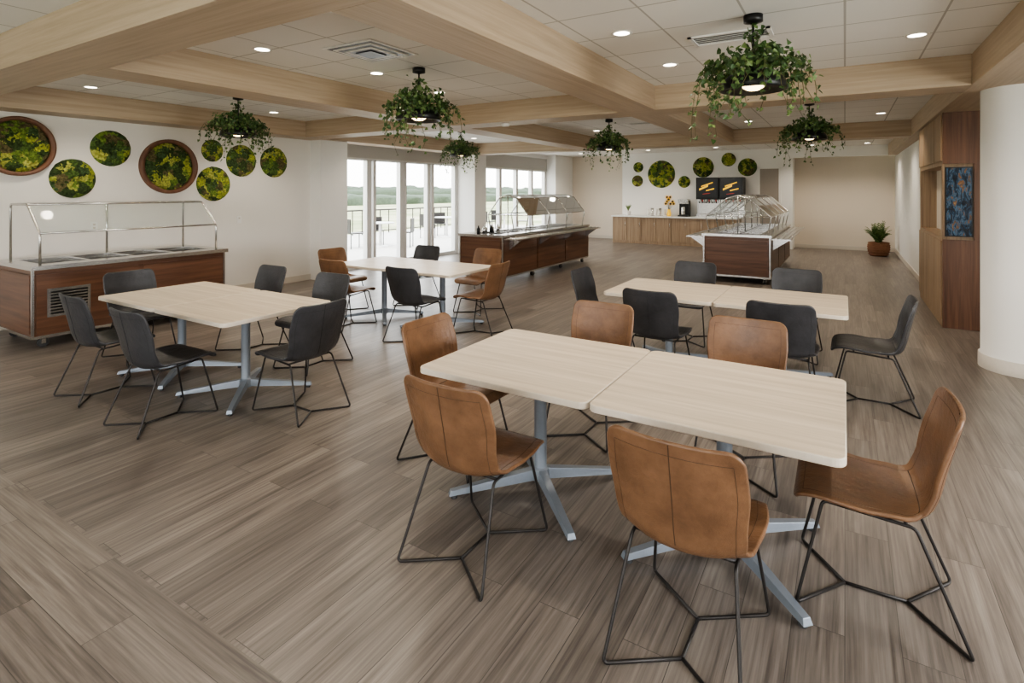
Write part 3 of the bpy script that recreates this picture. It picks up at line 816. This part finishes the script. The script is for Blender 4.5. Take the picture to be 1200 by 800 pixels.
# ------------------------------------------------------------------ palm
b = MB()
b.lathe((0,0,0), [(0,0),(.19,0),(.24,.12),(.255,.25),(.22,.36),(.205,.36),(.22,.3),(0,.3)], M_basket, 32)
for zz in (.05,.11,.17,.23,.29,.34): b.lathe((0,0,zz), [(.21+.04*math.sin(zz*7),-.012),(.225+.04*math.sin(zz*7),0),(.21+.04*math.sin(zz*7),.012)], M_basket, 32)
rnd = random.Random(5)
for i in range(44):
    a = i*2.399; ln = rnd.uniform(.48,.72); lean = rnd.uniform(.3,.95); c, s_ = math.cos(a), math.sin(a); P = []
    for q in range(9):
        t = q/8; P.append(Vector((c*ln*lean*.52*t, s_*ln*lean*.52*t, .3+ln*(t-.5*lean*t*t))))
    b.tube(P, .004, M_leaf2, 4)
    for q in range(1, 9):
        t = (P[q]-P[q-1]).normalized(); sd = t.cross(Vector((0,0,1))).normalized()
        for sg in (-1,1):
            l = .11*(1.1-abs(q/8-.5)); tip = P[q]+sd*sg*l+t*l*.6-Vector((0,0,.02)); b.poly([P[q]-t*.012, (P[q]+tip)/2+t*.014, tip, (P[q]+tip)/2-t*.014], M_leaf if i%2 else M_leaf2)
b.obj("potted_palm", (.76,17.3,0))

# ------------------------------------------------------------------ wood partition with art
b = MB()
X0, X1, Y0, Y1 = 1.04, 1.40, 8.62, 10.98
b.box(X0,X1,Y0,Y1,0,1.12,M_hickZ)
b.box(X0,X1,Y0,Y1,2.02,ZB,M_hickZ)
b.box(X0,X1,Y0,Y0+.12,1.12,2.02,M_hickZ); b.box(X0,X1,Y1-.12,Y1,1.12,2.02,M_hickZ)
b.box(X0+.2,X0+.24,Y0+.12,Y1-.12,1.12,2.02,M_niche)
for i in range(4):
    a = Y0+.02+i*.585; b.box(X0-.015,X0,a,a+.565,.1,1.08,M_hickZ); b.box(X0-.015,X0,a,a+.565,2.08,ZB-.02,M_hickZ)
b.box(X0+.0,X1-.0,Y0-.02,Y0,0,1.1,M_walZ); b.box(X0,X1,Y0-.02,Y0,2.04,ZB,M_walZ)
b.box(X1-.06,X1,Y0-.02,Y0,1.1,2.04,M_walZ)
b.obj("wood_partition_cabinet", bevel=.003)
b = MB(); b.box(X0+.02,X1-.07,Y0-.05,Y0-.021,1.14,2.0,M_black); b.box(X0+.035,X1-.085,Y0-.054,Y0-.05,1.155,1.985,M_art); b.obj("framed_art_panel")
b = MB()
b.box(1.44,2.1,8.75,10.9,0,.12,M_walY); b.box(1.44,2.1,8.75,10.9,.12,.45,M_cream); b.box(1.44,1.57,8.75,10.9,.45,.98,M_bluef); b.box(1.44,2.1,8.7,8.75,0,.62,M_cream)
b.obj("banquette_bench", bevel=.015)

# outlets
b = MB(); b.box(XL,XL+.008,3.36,3.44,1.16,1.28,M_white); b.box(XL+.008,XL+.01,3.385,3.415,1.23,1.255,M_base); b.box(XL+.008,XL+.01,3.385,3.415,1.185,1.21,M_base); b.obj("wall_outlet")
b = MB(); b.box(XL,XL+.008,5.46,5.54,1.16,1.28,M_white); b.box(XL+.008,XL+.01,5.485,5.515,1.23,1.255,M_base); b.obj("wall_outlet")

# ------------------------------------------------------------------ lights / world
def area(name, loc, rot, sx, sy, e, col):
    l = bpy.data.lights.new(name, 'AREA'); l.shape = 'RECTANGLE'; l.size = sx; l.size_y = sy; l.energy = e; l.color = col
    o = bpy.data.objects.new(name, l); COL.objects.link(o); o.location = loc; o.rotation_euler = rot; return o
cool = (.96,.98,1.0)  # area lamps added outside the unseen windows to fill the room
area("daylight_fill_3", (-6,YB-.3,1.65), (math.radians(90),0,0), 2.9, 1.8, 35, cool)
area("daylight_fill_4", (-1.25,YB-.3,1.65), (math.radians(90),0,0), 3.4, 1.8, 75, cool)
area("daylight_fill_5", (XR+.3,-1.4,1.65), (0,math.radians(90),0), 1.6, 2.3, 75, cool)
area("daylight_fill_6", (XR+.3,2.5,1.65), (0,math.radians(90),0), 1.6, 2.9, 170, cool)
w = bpy.data.worlds.new("overcast_sky"); S.world = w; w.use_nodes = True
nt = w.node_tree; bg = nt.nodes["Background"]
tc = nt.nodes.new("ShaderNodeTexCoord"); sp = nt.nodes.new("ShaderNodeSeparateXYZ"); cr = nt.nodes.new("ShaderNodeValToRGB")
nt.links.new(tc.outputs["Generated"], sp.inputs[0]); nt.links.new(sp.outputs[2], cr.inputs[0]); nt.links.new(cr.outputs[0], bg.inputs[0])
cr.color_ramp.elements[0].color = (.97,.96,.93,1); cr.color_ramp.elements[1].color = (.75,.84,.95,1)
bg.inputs[1].default_value = 7.5
sun = bpy.data.lights.new("sun", 'SUN'); sun.energy = 3; sun.angle = .05; sun.color = (1,.95,.86)
so = bpy.data.objects.new("sun", sun); COL.objects.link(so); so.rotation_euler = (math.radians(25), math.radians(18), 0)

# ------------------------------------------------------------------ camera
cam = bpy.data.cameras.new("camera"); co = bpy.data.objects.new("camera", cam); COL.objects.link(co)
cam.sensor_width = 36; cam.lens = 36*639/1200; cam.shift_y = -176/1200; cam.clip_end = 1000; cam.clip_start = .05
co.location = (0,0,1.70); co.rotation_euler = (math.radians(90), 0, math.radians(31.4))
S.camera = co
S.view_settings.view_transform = 'AgX'
try: S.view_settings.look = 'AgX - Medium High Contrast'
except Exception: pass
S.view_settings.exposure = 0.03
